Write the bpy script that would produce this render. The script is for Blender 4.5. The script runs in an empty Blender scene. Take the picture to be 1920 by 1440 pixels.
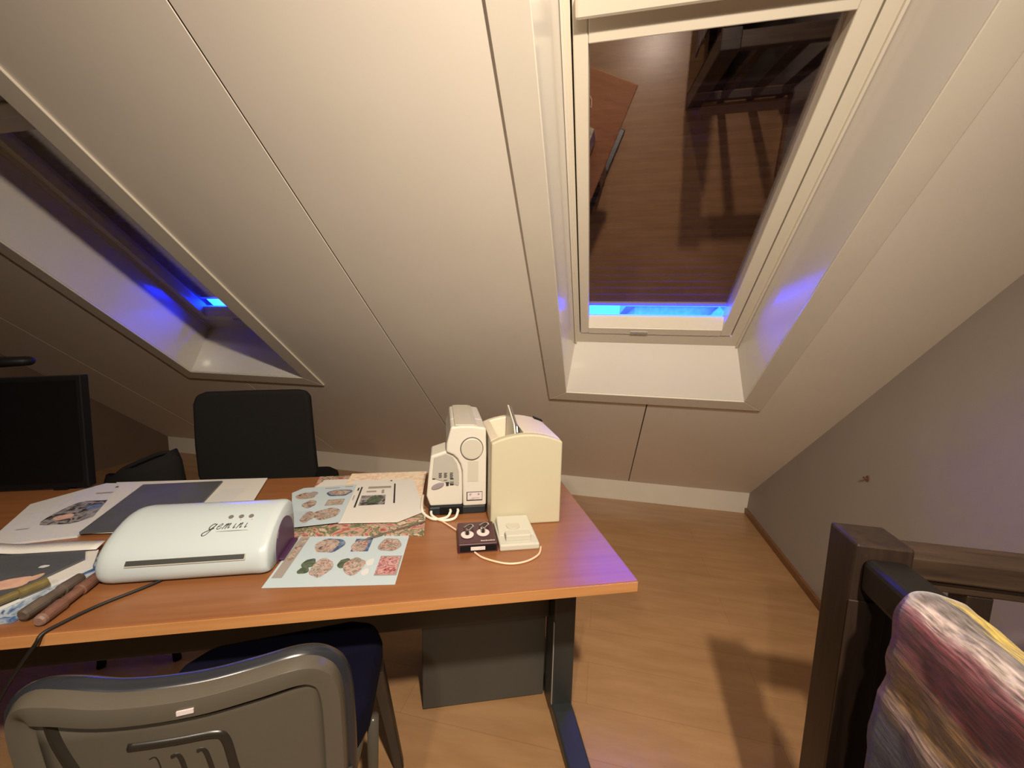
import bpy, bmesh, math, random
from mathutils import Vector, Matrix
random.seed(7)
S = bpy.context.scene
COL = S.collection
R = math.radians

# ------------------------------------------------------------------ camera
CAM = Vector((0, 0, 1.32))
YAW, PITCH, ROLL = R(-12.56518), R(7.67662), R(-1.23422)
fw = Vector((math.sin(YAW) * math.cos(PITCH), math.cos(YAW) * math.cos(PITCH), -math.sin(PITCH)))
r0 = Vector((math.cos(YAW), -math.sin(YAW), 0)); d0 = fw.cross(r0)
rt = r0 * math.cos(ROLL) + d0 * math.sin(ROLL)
dn = -r0 * math.sin(ROLL) + d0 * math.cos(ROLL)
cam = bpy.data.cameras.new('camera')
cam.sensor_fit = 'HORIZONTAL'; cam.sensor_width = 36; cam.lens = 36 * 768.86 / 1920
cam.clip_start = 0.02
co = bpy.data.objects.new('camera', cam); COL.objects.link(co)
m = Matrix((rt, -dn, -fw)).transposed().to_4x4(); m.translation = CAM
co.matrix_world = m
S.camera = co

# ------------------------------------------------------------------ world: even deep blue dusk
w = bpy.data.worlds.new('dusk'); S.world = w; w.use_nodes = True
bg = w.node_tree.nodes['Background']
bg.inputs[0].default_value = (0.001, 0.017, 1.0, 1); bg.inputs[1].default_value = 115.0

# ------------------------------------------------------------------ exposure and lamps
S.view_settings.view_transform = 'Standard'
S.view_settings.look = 'None'
S.view_settings.gamma = 1.0
S.view_settings.exposure = 0.0
S.view_settings.use_curve_mapping = False
CEIL = 2.42
LAMPS = [((0.40, -0.38), 262, (-.50, 1.25, 1.20), 121), ((-0.20, -1.15), 85, (.12, 1.35, .45), 84)]   # x-y, watts, aim, cone
WARM = (1.0, 0.855, 0.68)
for (lx, ly), e, aim, cone in LAMPS:
    l = bpy.data.lights.new('lamp_bulb', 'SPOT'); l.energy = e; l.color = WARM
    l.shadow_soft_size = 0.04
    lo = bpy.data.objects.new('lamp_bulb', l); COL.objects.link(lo); lo.location = (lx, ly, CEIL - 0.11)
    l.spot_size = R(cone); l.spot_blend = 1.0
    lo.rotation_euler = (Vector(aim) - lo.location).to_track_quat('-Z', 'Y').to_euler()

# ------------------------------------------------------------------ helpers
def tag(o, label=None, cat=None, group=None, kind=None):
    if label: o['label'] = label
    if cat: o['category'] = cat
    if group: o['group'] = group
    if kind: o['kind'] = kind
    return o

def empty(name, loc=(0, 0, 0), rz=0.0, matrix=None):
    o = bpy.data.objects.new(name, None); COL.objects.link(o); o.empty_display_size = .05
    if matrix is not None: o.matrix_world = matrix
    else:
        o.location = loc; o.rotation_euler = (0, 0, rz)
    return o

def obj(name, bm, mats, parent=None, loc=None, rz=None, smooth=False, bevel=0, seg=2, subd=0):
    bmesh.ops.recalc_face_normals(bm, faces=bm.faces)
    me = bpy.data.meshes.new(name); bm.to_mesh(me); bm.free()
    for mm in (mats if isinstance(mats, (list, tuple)) else [mats]): me.materials.append(mm)
    o = bpy.data.objects.new(name, me); COL.objects.link(o)
    if parent: o.parent = parent
    if loc is not None: o.location = loc
    if rz is not None: o.rotation_euler = (0, 0, rz)
    if smooth:
        for p in me.polygons: p.use_smooth = True
    if bevel:
        b = o.modifiers.new('bevel', 'BEVEL'); b.width = bevel; b.segments = seg; b.limit_method = 'ANGLE'; b.angle_limit = R(35)
    if subd:
        b = o.modifiers.new('sub', 'SUBSURF'); b.levels = subd; b.render_levels = subd
    return o

def box(bm, x0, x1, y0, y1, z0, z1, mi=0):
    vs = [bm.verts.new(p) for p in ((x0, y0, z0), (x1, y0, z0), (x1, y1, z0), (x0, y1, z0), (x0, y0, z1), (x1, y0, z1), (x1, y1, z1), (x0, y1, z1))]
    for f in ((0, 3, 2, 1), (4, 5, 6, 7), (0, 1, 5, 4), (1, 2, 6, 5), (2, 3, 7, 6), (3, 0, 4, 7)):
        bm.faces.new([vs[i] for i in f]).material_index = mi
    return bm

def bx(*a): return box(bmesh.new(), *a)

def hexa(bm, pts):
    vs = [bm.verts.new(p) for p in pts]
    for f in ((0, 3, 2, 1), (4, 5, 6, 7), (0, 1, 5, 4), (1, 2, 6, 5), (2, 3, 7, 6), (3, 0, 4, 7)):
        bm.faces.new([vs[i] for i in f])
    return bm

def prism(bm, poly, a, b, axis='z', mi=0):
    """extrude a 2-D polygon between a and b along an axis; poly coords are the two other axes in order"""
    def P(p, t):
        if axis == 'z': return (p[0], p[1], t)
        if axis == 'y': return (p[0], t, p[1])
        return (t, p[0], p[1])
    lo = [bm.verts.new(P(p, a)) for p in poly]; hi = [bm.verts.new(P(p, b)) for p in poly]
    n = len(poly)
    bm.faces.new(lo[::-1]).material_index = mi; bm.faces.new(hi).material_index = mi
    for i in range(n):
        bm.faces.new((lo[i], lo[(i + 1) % n], hi[(i + 1) % n], hi[i])).material_index = mi
    return bm

def tube(bm, pts, r, n=8, sx=1.0, cap=True, mi=0):
    pts = [Vector(p) for p in pts]; rings = []
    up = None
    for i, p in enumerate(pts):
        t = (pts[min(i + 1, len(pts) - 1)] - pts[max(i - 1, 0)]).normalized()
        if up is None:
            up = Vector((0, 0, 1)) if abs(t.z) < .9 else Vector((1, 0, 0))
        a = t.cross(up).normalized(); b = a.cross(t).normalized(); up = b
        rr = r[i] if isinstance(r, (list, tuple)) else r
        rings.append([bm.verts.new(p + a * (math.cos(2 * math.pi * k / n) * rr * sx) + b * (math.sin(2 * math.pi * k / n) * rr)) for k in range(n)])
    for i in range(len(rings) - 1):
        for k in range(n):
            bm.faces.new((rings[i][k], rings[i][(k + 1) % n], rings[i + 1][(k + 1) % n], rings[i + 1][k])).material_index = mi
    if cap:
        bm.faces.new(rings[0][::-1]).material_index = mi; bm.faces.new(rings[-1]).material_index = mi
    return bm

def spline(pts, n=8):
    pts = [Vector(p) for p in pts]; out = []
    for i in range(len(pts) - 1):
        p0, p1, p2, p3 = pts[max(i - 1, 0)], pts[i], pts[i + 1], pts[min(i + 2, len(pts) - 1)]
        for k in range(n):
            t = k / n
            out.append(0.5 * ((2 * p1) + (p2 - p0) * t + (2 * p0 - 5 * p1 + 4 * p2 - p3) * t * t + (3 * p1 - p0 - 3 * p2 + p3) * t ** 3))
    out.append(pts[-1]); return out

def disc(bm, c, r, h, n=24, axis='z', ry=None, mi=0):
    ry = ry or r
    return prism(bm, [(c[0] + r * math.cos(2 * math.pi * k / n), c[1] + ry * math.sin(2 * math.pi * k / n)) for k in range(n)], h[0], h[1], axis, mi)

# ------------------------------------------------------------------ materials
def mat(name, col, rough=.6, metal=0.0, var=0.0, vscale=8, bump=0.0, bscale=200, spec=.5, coat=0):
    M = bpy.data.materials.new(name); M.use_nodes = True
    nt = M.node_tree; b = nt.nodes['Principled BSDF']
    b.inputs['Base Color'].default_value = (*col, 1); b.inputs['Roughness'].default_value = rough
    b.inputs['Metallic'].default_value = metal; b.inputs['Specular IOR Level'].default_value = spec
    b.inputs['Coat Weight'].default_value = coat
    tc = nt.nodes.new('ShaderNodeTexCoord')
    if var:
        nz = nt.nodes.new('ShaderNodeTexNoise'); nz.inputs['Scale'].default_value = vscale; nz.inputs['Detail'].default_value = 5
        nt.links.new(tc.outputs['Object'], nz.inputs['Vector'])
        rp = nt.nodes.new('ShaderNodeValToRGB')
        rp.color_ramp.elements[0].position = .3; rp.color_ramp.elements[1].position = .7
        rp.color_ramp.elements[0].color = (*[c * (1 - var) for c in col], 1)
        rp.color_ramp.elements[1].color = (*[min(1, c * (1 + var)) for c in col], 1)
        nt.links.new(nz.outputs['Fac'], rp.inputs['Fac']); nt.links.new(rp.outputs['Color'], b.inputs['Base Color'])
    if bump:
        n2 = nt.nodes.new('ShaderNodeTexNoise'); n2.inputs['Scale'].default_value = bscale
        nt.links.new(tc.outputs['Object'], n2.inputs['Vector'])
        bp = nt.nodes.new('ShaderNodeBump'); bp.inputs['Strength'].default_value = bump; bp.inputs['Distance'].default_value = .002
        nt.links.new(n2.outputs['Fac'], bp.inputs['Height']); nt.links.new(bp.outputs['Normal'], b.inputs['Normal'])
    return M

def wood(name, c0, c1, stretch=(1.2, 22, 22), rough=.4, scale=3, planks=None, coat=0.0):
    M = bpy.data.materials.new(name); M.use_nodes = True
    nt = M.node_tree; b = nt.nodes['Principled BSDF']; L = nt.links.new
    b.inputs['Roughness'].default_value = rough; b.inputs['Coat Weight'].default_value = coat; b.inputs['Coat Roughness'].default_value = .25
    tc = nt.nodes.new('ShaderNodeTexCoord'); mp = nt.nodes.new('ShaderNodeMapping'); mp.inputs['Scale'].default_value = stretch
    L(tc.outputs['Object'], mp.inputs['Vector'])
    nz = nt.nodes.new('ShaderNodeTexNoise'); nz.inputs['Scale'].default_value = scale; nz.inputs['Detail'].default_value = 6; nz.inputs['Roughness'].default_value = .6
    L(mp.outputs['Vector'], nz.inputs['Vector'])
    rp = nt.nodes.new('ShaderNodeValToRGB'); rp.color_ramp.elements[0].position = .32; rp.color_ramp.elements[1].position = .7
    rp.color_ramp.elements[0].color = (*c0, 1); rp.color_ramp.elements[1].color = (*c1, 1)
    L(nz.outputs['Fac'], rp.inputs['Fac'])
    out = rp.outputs['Color']
    if planks:
        br = nt.nodes.new('ShaderNodeTexBrick'); br.inputs['Scale'].default_value = 1
        br.inputs['Brick Width'].default_value = planks[0]; br.inputs['Row Height'].default_value = planks[1]
        br.inputs['Mortar Size'].default_value = .0016; br.inputs['Color1'].default_value = (.94, .94, .94, 1); br.inputs['Color2'].default_value = (1.0, 1.0, 1.0, 1)
        br.inputs['Mortar'].default_value = (.84, .80, .78, 1)
        L(tc.outputs['Object'], br.inputs['Vector'])
        mx = nt.nodes.new('ShaderNodeMix'); mx.data_type = 'RGBA'; mx.blend_type = 'MULTIPLY'; mx.inputs['Factor'].default_value = 1
        L(out, mx.inputs['A']); L(br.outputs['Color'], mx.inputs['B']); out = mx.outputs['Result']
    L(out, b.inputs['Base Color'])
    return M

def emit(name, col, st):
    M = bpy.data.materials.new(name); M.use_nodes = True; b = M.node_tree.nodes['Principled BSDF']
    b.inputs['Base Color'].default_value = (.8, .8, .8, 1)
    b.inputs['Emission Color'].default_value = (*col, 1); b.inputs['Emission Strength'].default_value = st
    return M

def mottled(name, cols, scale=60, rough=.6):
    """printed picture: several ink colours broken up by cells and noise"""
    M = bpy.data.materials.new(name); M.use_nodes = True
    nt = M.node_tree; b = nt.nodes['Principled BSDF']; L = nt.links.new
    b.inputs['Roughness'].default_value = rough
    tc = nt.nodes.new('ShaderNodeTexCoord')
    nz = nt.nodes.new('ShaderNodeTexNoise'); nz.inputs['Scale'].default_value = scale; nz.inputs['Detail'].default_value = 4; nz.inputs['Distortion'].default_value = 1.2
    L(tc.outputs['Object'], nz.inputs['Vector'])
    rp = nt.nodes.new('ShaderNodeValToRGB'); e = rp.color_ramp.elements
    n = len(cols)
    e[0].position = .3; e[0].color = (*cols[0], 1); e[1].position = .7; e[1].color = (*cols[-1], 1)
    for i in range(1, n - 1):
        k = e.new(.3 + .4 * i / (n - 1)); k.color = (*cols[i], 1)
    L(nz.outputs['Fac'], rp.inputs['Fac']); L(rp.outputs['Color'], b.inputs['Base Color'])
    return M

WALL = mat('cream_wall_paint', (.80, .735, .645), .55, var=.03, vscale=2, bump=.05, bscale=300)
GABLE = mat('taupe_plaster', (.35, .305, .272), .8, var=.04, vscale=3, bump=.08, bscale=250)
DKWALL = mat('low_bounce_brown_wall', (.13, .085, .055), .8, var=.08, vscale=3)  # dark brown chosen to cut bounced fill, shade put into the wall colour
TRIM = mat('cream_gloss_trim', (.72, .665, .57), .32, var=.02)
WHITEW = mat('white_window_lacquer', (.70, .645, .535), .3)
REVEAL = mat('white_reveal_laminate', (.66, .62, .56), .22, coat=.4)
DARKGAP = mat('dark_gap', (.035, .02, .012), .9)
FLOOR = wood('brown_laminate_floor', (.37, .205, .092), (.46, .265, .128), (1.0, 5, 5), .27, 3, (1.25, .19))
SKIRT = wood('brown_skirting', (.16, .07, .03), (.25, .12, .05), rough=.4)
DESKW = wood('cherry_desk_laminate', (.23, .088, .032), (.29, .12, .045), (1.0, 14, 14), .3, 3)
DESKE = wood('cherry_edge_band', (.46, .21, .075), (.54, .26, .10), (1.3, 26, 26), .33, 3)
METAL = mat('charcoal_painted_steel', (.028, .032, .032), .38, var=.1)
PED = mat('charcoal_pedestal', (.066, .063, .053), .5, var=.12, vscale=3)
BLACK = mat('black_plastic', (.004, .004, .0045), .55, spec=.25)
BLACKGL = mat('black_glossy_screen', (.003, .003, .003), .5, spec=.2)
BLACKFAB = mat('black_fabric', (.013, .012, .012), .95, bump=.3, bscale=500, spec=.1)
ROLL_ = mat('blue_black_reflection', (.022, .024, .030), .22)  # chair rail's top: its dark reflection put into the colour
NAVY = mat('navy_cushion', (.004, .004, .016), .9, bump=.2, bscale=300, spec=.15)
OLIVE = mat('olive_grey_plastic', (.090, .078, .060), .28, var=.05, vscale=5, bump=.04, bscale=400)
GROOVESH = mat('groove_shade_grey', (.022, .019, .015), .3)
DKWOOD = wood('dark_stained_wood', (.013, .008, .006), (.038, .021, .013), (14, 14, 1.0), .45, 4)
DKWOODX = wood('dark_stained_rail', (.03, .018, .012), (.075, .045, .026), (1.0, 14, 14), .45, 4)
BLKRAIL = mat('black_handrail', (.007, .006, .006), .4)
WPLAST = mat('glossy_white_plastic', (.50, .57, .59), .27, coat=.1)
PURPLE = mat('purple_plastic', (.07, .025, .075), .4)
CREAM = mat('cream_plastic', (.53, .485, .345), .42)
CREAMW = mat('pale_cream_plastic', (.70, .63, .50), .42)
SEWW = mat('white_sewing_plastic', (.62, .59, .52), .35)
SEWG = mat('grey_sewing_plastic', (.52, .49, .41), .4)
SEWP = mat('panel_grey_plastic', (.40, .385, .34), .4)
NAVYB = mat('blue_black_plastic', (.012, .017, .022), .4)
PAPER = mat('white_paper', (.66, .645, .61), .55)
PAPERB = mat('pale_blue_paper', (.46, .555, .61), .5)
PAPERG = mat('grey_white_paper', (.62, .62, .63), .5)
INK = mat('black_ink', (.03, .03, .03), .6)
INKG = mat('grey_ink', (.30, .27, .25), .6)
MAROON = mat('maroon_plastic', (.055, .013, .02), .35)
PINKW = mat('pinkish_white', (.66, .58, .58), .35)
CHROME = mat('chrome', (.6, .6, .6), .2, metal=1)
CABLEW = mat('white_cable', (.76, .70, .60), .45)
PEDALW = mat('off_white_pedal_plastic', (.52, .51, .44), .45)
CABLEP = mat('pale_peach_cable', (.78, .55, .40), .45)
CABLEB = mat('black_cable', (.012, .01, .009), .5)
ROSE = mottled('rose_print', [(.08, .05, .04), (.34, .16, .14), (.50, .41, .36), (.16, .14, .11), (.48, .42, .38)], 60)
ROSEP = mottled('pink_rose_print', [(.12, .02, .03), (.36, .10, .11), (.58, .36, .34), (.22, .06, .08), (.52, .42, .38)], 60)
BROWNP = mottled('brown_bouquet_print', [(.09, .065, .05), (.26, .18, .145), (.46, .38, .32), (.17, .12, .10)], 55)
FLORAL = mottled('floral_cover_print', [(.05, .09, .03), (.42, .10, .09), (.50, .34, .27), (.06, .10, .03), (.60, .48, .38), (.30, .05, .05)], 24)
PEACH = mottled('peach_floral_print', [(.70, .56, .38), (.80, .70, .52), (.72, .48, .36), (.82, .75, .60)], 25)
GREENP = mottled('green_leaf_print', [(.03, .05, .03), (.07, .10, .06), (.13, .16, .11)], 60)
BLUEP = mottled('blue_print', [(.03, .05, .12), (.07, .11, .22), (.20, .26, .36)], 40)
GREYPH = mottled('grey_photo_print', [(.012, .012, .012), (.05, .045, .045), (.34, .32, .31), (.02, .02, .03)], 28)
SKIN = mat('skin_tone_print', (.62, .38, .28), .6, var=.15, vscale=40)
BLUEMAG = mottled('blue_magazine_print', [(.02, .05, .14), (.05, .12, .28), (.45, .52, .60), (.03, .07, .16)], 30)
FOLDER = mat('slate_grey_folder', (.085, .09, .10), .38, var=.1, vscale=10)
TUBEB = mat('brown_rod', (.16, .075, .05), .45, var=.25, vscale=40)
TUBEO = mat('olive_rod', (.16, .12, .04), .45, var=.25, vscale=40)
TUBEG = mat('grey_brown_rod', (.10, .075, .06), .45, var=.25, vscale=40)
SHUT = mat('dark_plum_shutter', (.013, .006, .008), .7, spec=.05)
HOUSE = mat('neighbour_render', (.80, .80, .80), .9, var=.2)
HROOF = mat('neighbour_roof_tile', (.6, .6, .6), .8, var=.2)
GLASS = bpy.data.materials.new('window_glass'); GLASS.use_nodes = True
_n = GLASS.node_tree; _n.nodes.remove(_n.nodes['Principled BSDF'])
_t = _n.nodes.new('ShaderNodeBsdfTransparent'); _g = _n.nodes.new('ShaderNodeBsdfGlossy'); _g.inputs['Roughness'].default_value = 0.0
_g.inputs['Color'].default_value = (1.0, .93, .95, 1)
_lw = _n.nodes.new('ShaderNodeLayerWeight'); _lw.inputs['Blend'].default_value = .5
_pw = _n.nodes.new('ShaderNodeMath'); _pw.operation = 'POWER'; _pw.inputs[1].default_value = 5
_f = _n.nodes.new('ShaderNodeMath'); _f.operation = 'MULTIPLY_ADD'; _f.inputs[1].default_value = .81; _f.inputs[2].default_value = .19   # Schlick
_n.links.new(_lw.outputs['Facing'], _pw.inputs[0]); _n.links.new(_pw.outputs[0], _f.inputs[0])
_m = _n.nodes.new('ShaderNodeMixShader')
_n.links.new(_f.outputs[0], _m.inputs[0]); _n.links.new(_t.outputs[0], _m.inputs[1]); _n.links.new(_g.outputs[0], _m.inputs[2])
_n.links.new(_m.outputs[0], _n.nodes['Material Output'].inputs['Surface'])

# ------------------------------------------------------------------ room shell
SL = R(39.28622); YB, ZB = 3.2063, 0.1569
cs, sn = math.cos(SL), math.sin(SL)
def slope_matrix(dx=0.0):
    mm = Matrix(((1, 0, 0), (0, -cs, -sn), (0, sn, -cs))).to_4x4()
    mm.translation = Vector((dx, YB, ZB)); return mm
# slope frame: x along the wall, y up the slope, z into the room (so "off" outward = -z)
XL, XR = -4.30, 1.42
STOP = (CEIL - ZB) / sn
S0, S1 = 1.325, 3.30                     # skylight opening along the slope
WINS = [(-0.187, 0.678), (-2.677, -1.812)]
# roof deck behind the lining panels, with two openings
bm = bmesh.new(); o1, o2 = -.34, -.034
box(bm, XL - .1, -2.72, -.35, STOP + .4, o1, o2); box(bm, -1.77, -.23, -.35, STOP + .4, o1, o2); box(bm, .72, XR + .1, -.35, STOP + .4, o1, o2)
for a, b in ((-2.72, -1.77), (-.23, .72)):
    box(bm, a, b, -.35, S0 - .03, o1, o2); box(bm, a, b, S1 + .03, STOP + .4, o1, o2)
wb = obj('wall_back', bm, DARKGAP); wb.matrix_world = slope_matrix(); tag(wb, 'sloping cream attic wall of wide panels pierced by two skylights', kind='structure')
seams = [-4.885, -3.605, -2.325, -1.045, .235, 1.515]
for x0, x1 in zip(seams[:-1], seams[1:]):
    g = .0028
    a, b = max(x0 + g, XL - .05), min(x1 - g, XR)
    poly = [(a, 0.0), (b, 0.0), (b, STOP + .03), (a, STOP + .03)]
    for wa, wz in WINS:
        if a < wa < b and wz > b:      # notch on the right
            poly = [(a, 0), (b, 0), (b, S0), (wa, S0), (wa, S1), (b, S1), (b, STOP + .03), (a, STOP + .03)]
        elif a < wz < b and wa < a:    # notch on the left
            poly = [(a, 0), (b, 0), (b, STOP + .03), (a, STOP + .03), (a, S1), (wz, S1), (wz, S0), (a, S0)]
    p = obj('panel', prism(bmesh.new(), poly, -.02, 0.0), WALL, wb, bevel=.0012, seg=1)

for x0 in seams[1:-1]:
    inwin = any(wa < x0 < wz for wa, wz in WINS)
    for a, b in (((0, S0 - .03), (S1 + .03, STOP)) if inwin else ((0, STOP),)):
        obj('joint', bx(x0 - .0027, x0 + .0027, a, b, -.033, -.0025), DARKGAP, wb)
bm = bx(XL - .1, 1.10, YB, YB + .06, -.02, ZB + .004)
tag(obj('baseboard_back', bm, TRIM, bevel=.002, seg=1), kind='structure')
# right gable, leaning very slightly outward
GX = 1.085
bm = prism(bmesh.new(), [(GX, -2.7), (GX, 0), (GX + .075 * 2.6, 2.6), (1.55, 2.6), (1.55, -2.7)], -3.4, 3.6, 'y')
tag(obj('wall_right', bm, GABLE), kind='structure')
bm = bx(GX - .012, GX + .02, .80, YB, 0.0, .042)
tag(obj('baseboard_right', bm, SKIRT, bevel=.002, seg=1), kind='structure')
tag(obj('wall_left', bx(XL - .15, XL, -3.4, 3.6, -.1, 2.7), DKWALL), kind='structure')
tag(obj('ceiling', bx(XL - .1, XR + .1, -1.35, .50, CEIL, CEIL + .12), WALL), kind='structure')
# opposite slope and knee wall behind the camera
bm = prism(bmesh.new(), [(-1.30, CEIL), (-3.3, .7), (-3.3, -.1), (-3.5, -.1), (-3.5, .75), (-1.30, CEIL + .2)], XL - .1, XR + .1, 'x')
tag(obj('wall_front', bm, GABLE), kind='structure')  # darker than the window slope to hold down bounced light
# floor with a stairwell opening beside the gable
SWX, SWY0, SWY1 = .56, -1.9, .80
bm = bmesh.new()
box(bm, XL - .1, SWX, -3.5, YB + .05, -.22, 0); box(bm, SWX, XR + .1, SWY1, YB + .05, -.22, 0); box(bm, SWX, XR + .1, -3.5, SWY0, -.22, 0)
tag(obj('floor', bm, FLOOR), kind='structure')
# stairwell lining and steps
bm = bmesh.new()
box(bm, SWX - .08, SWX - .001, SWY0, SWY1 + .08, -2.7, -.221); box(bm, SWX - .08, XR + .1, SWY1 + .001, SWY1 + .08, -2.7, -.221)
box(bm, SWX - .08, XR + .1, SWY0 - .08, SWY0 - .001, -2.7, -.221); box(bm, SWX - .08, XR + .1, SWY0 - .08, SWY1 + .08, -2.78, -2.7)
tag(obj('wall_stairwell', bm, WALL), kind='structure')
st = empty('staircase', (SWX, 0, 0)); tag(st, 'dark wooden stair flight going down through the floor opening', 'stairs')
for k in range(9):
    obj('tread', bx(.01, .52, .78 - .27 * k - .29, .78 - .27 * k, -2.5 + .25 * k, -2.46 + .25 * k), DKWOODX, st)
for xx in (.0, .52):
    obj('stringer', prism(bmesh.new(), [(.79, -2.69), (.79, -2.38), (-1.6, -.12), (-1.6, -.55)], xx + .001, xx + .004, 'x'), DKWOODX, st)

# ------------------------------------------------------------------ skylights
def skylight(n, dx, dz, ds, where, where2):
    wd = empty('window_%d' % n, matrix=slope_matrix(dx)); tag(wd, 'white framed roof window ' + where, kind='structure')
    xa, xb = -.187, .678           # front of the reveal
    fa, fb = -.150, .622           # back of the reveal, at the fixed frame
    off = -.20 + dz
    t = .018
    sb0, sb1 = S0, 1.500 + ds           # bottom reveal, front and back
    stp = S1 - .06
    # four reveal boards (splayed)
    obj('reveal', hexa(bmesh.new(), [(xa, sb0, 0), (xb, sb0, 0), (fb, sb1, off), (fa, sb1, off), (xa, sb0 - t, 0), (xb, sb0 - t, 0), (fb, sb1 - t, off), (fa, sb1 - t, off)]), REVEAL, wd)
    obj('reveal', hexa(bmesh.new(), [(xa, S1, 0), (xb, S1, 0), (fb, stp, off), (fa, stp, off), (xa, S1 + t, 0), (xb, S1 + t, 0), (fb, stp + t, off), (fa, stp + t, off)]), REVEAL, wd)
    for s, (p, q) in ((-1, (xa, fa)), (1, (xb, fb))):
        obj('reveal', hexa(bmesh.new(), [(p, sb0 - t, 0), (p, S1 + t, 0), (q, stp + t, off), (q, sb1 - t, off), (p + s * t, sb0 - t, 0), (p + s * t, S1 + t, 0), (q + s * t, stp + t, off), (q + s * t, sb1 - t, off)]), REVEAL, wd)
        # thin bead where the reveal meets the fixed frame
        obj('bead', bx(min(q, q - s * .008), max(q, q - s * .008), sb1, stp, off - .002, off + .012), TRIM, wd)
    # flat casing boards on the lining, mitred
    cw, cb, h = .098, .080, .009
    for pts in ([(xa - cw, S0 - cb), (xb + cw, S0 - cb), (xb, S0), (xa, S0)], [(xa - cw, S1 + cw), (xa, S1), (xb, S1), (xb + cw, S1 + cw)],
                [(xa - cw, S0 - cb), (xa, S0), (xa, S1), (xa - cw, S1 + cw)], [(xb + cw, S0 - cb), (xb + cw, S1 + cw), (xb, S1), (xb, S0)]):
        obj('casing', prism(bmesh.new(), pts, 0.0, h), TRIM, wd, bevel=.002, seg=1)
    # fixed frame
    bm = bmesh.new(); f0, f1 = -.26, -.199
    box(bm, fa - .075, -.126, 1.489, 2.904, f0, f1); box(bm, .578, fb + .075, 1.489, 2.904, f0, f1)
    box(bm, fa - .075, fb + .075, 1.31, 1.489, f0, f1 - .006); box(bm, -.126, .578, 1.489, 1.570, f0, f1); box(bm, fa - .075, fb + .075, 2.905, S1 + .16, f0, f1)
    obj('frame', bm, WHITEW, wd, loc=(0, ds, dz))
    # sash: four rails
    s0, s1, z0, z1 = 1.575, 2.90, -.262, -.196
    ia, ib, js, jt = -.081, .526, 1.676, 2.765
    sash = empty('sash', (0, ds, dz)); sash.parent = wd
    obj('stile', bx(-.121, ia, s0, s1, z0, z1), WHITEW, sash, bevel=.004); obj('stile', bx(ib, .573, s0, s1, z0, z1), WHITEW, sash, bevel=.004)
    obj('bottom_rail', hexa(bmesh.new(), [(ia, s0, z0), (ib, s0, z0), (ib, s0 + .055, z0), (ia, s0 + .055, z0), (ia, s0, z1), (ib, s0, z1), (ib, s0 + .042, z1), (ia, s0 + .042, z1)]), WHITEW, sash)
    obj('glazing_bead', hexa(bmesh.new(), [(ia, s0 + .042, z1 - .002), (ib, s0 + .042, z1 - .002), (ib, js - .012, -.236), (ia, js - .012, -.236), (ia, s0 + .042, z0), (ib, s0 + .042, z0), (ib, js - .03, z0), (ia, js - .03, z0)]), WHITEW, sash)
    obj('top_rail', bx(ia, ib, jt, s1, z0, z1), WHITEW, sash, bevel=.003)
    obj('control_bar', bx(-.112, .564, 2.822, 2.872, z1, z1 + .024), WHITEW, sash, bevel=.008)
    obj('vent_strip', bx(-.112, .564, 2.878, 2.898, z1, z1 + .006), SEWP, sash)
    obj('handle_plate', bx(.12, .20, s0 + .004, s0 + .022, z1, z1 + .004), SEWP, sash)
    obj('glass', bx(ia - .004, ib + .004, js - .03, jt + .01, -.2415, -.2375), GLASS, wd, loc=(0, ds, dz))
    # outside roller shutter, a thing of its own
    sh = empty('roller_shutter', matrix=slope_matrix(dx) @ Matrix.Translation((0, ds, dz))); tag(sh, 'dark slatted roller shutter lowered outside the skylight ' + where2, 'shutter', 'roller shutters outside the skylights')
    z = -.292; pit = .040; k0 = 1.703
    for k in range(31):
        y = k0 + k * pit
        obj('slat', prism(bmesh.new(), [(y - .002, z - .007), (y + .0015, z + .0005), (y + pit * .5, z + .0055), (y + pit - .003, z + .001), (y + pit + .003, z - .007), (y + pit * .5, z - .004)], -.105, .555, 'x'), SHUT, sh)
    obj('bottom_bar', bx(-.105, .555, 1.684, 1.702, z - .008, z + .010), SEWP, sh, bevel=.002)
    for xx in (-.14, .556): obj('guide_rail', bx(xx, xx + .034, 1.55, 2.95, z - .015, z + .0315), SHUT, sh)
    obj('housing', bx(-.15, .60, 2.94, 3.10, z - .09, z + .03), SHUT, sh)
skylight(1, 0.0, 0.0, 0.0, 'beside the gable wall, above the bare floor', 'beside the gable wall')
skylight(2, -2.487, -.11, -.09, 'over the black office chair', 'over the office chair')

# neighbour's house seen through the gap under the shutter
nh = empty('house', (0, 0, 0)); tag(nh, 'neighbouring house with gabled roof outside beyond the skylight gap', 'house')
obj('wall', bx(.9, 12.0, 14, 20, -6, 2.2), HOUSE, nh)
obj('roof', prism(bmesh.new(), [(13.6, 2.1), (17, 4.6), (20.4, 2.1)], .6, 12.3, 'x'), HROOF, nh)
obj('gable', prism(bmesh.new(), [(2.2, .9), (3.3, 2.1), (4.4, .9)], 13.5, 14, 'y'), HROOF, nh)

tag(obj('ground', bx(-60, 60, 5, 120, -6.3, -6), mat('dark_garden', (.03, .04, .03), .9, var=.3)), kind='structure')
# ceiling lamps: rose, stem and bare frosted bulb around each point light
LAMPM = emit('lamp_glow', (1, .8, .55), 8)
for i, ((lx, ly), e, aim, cone) in enumerate(LAMPS):
    t = empty('ceiling_lamp', (lx, ly, CEIL))
    tag(t, ['short ceiling lamp with frosted bulb beside the stair opening', 'short ceiling lamp with frosted bulb over the middle of the attic'][i], 'lamp', 'ceiling lamps')
    obj('rose', disc(bmesh.new(), (0, 0), .05, (-.018, 0), 28), WHITEW, t, bevel=.003)
    obj('socket', tube(bmesh.new(), [(0, 0, -.017), (0, 0, -.06)], .018, 14), WHITEW, t)

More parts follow.
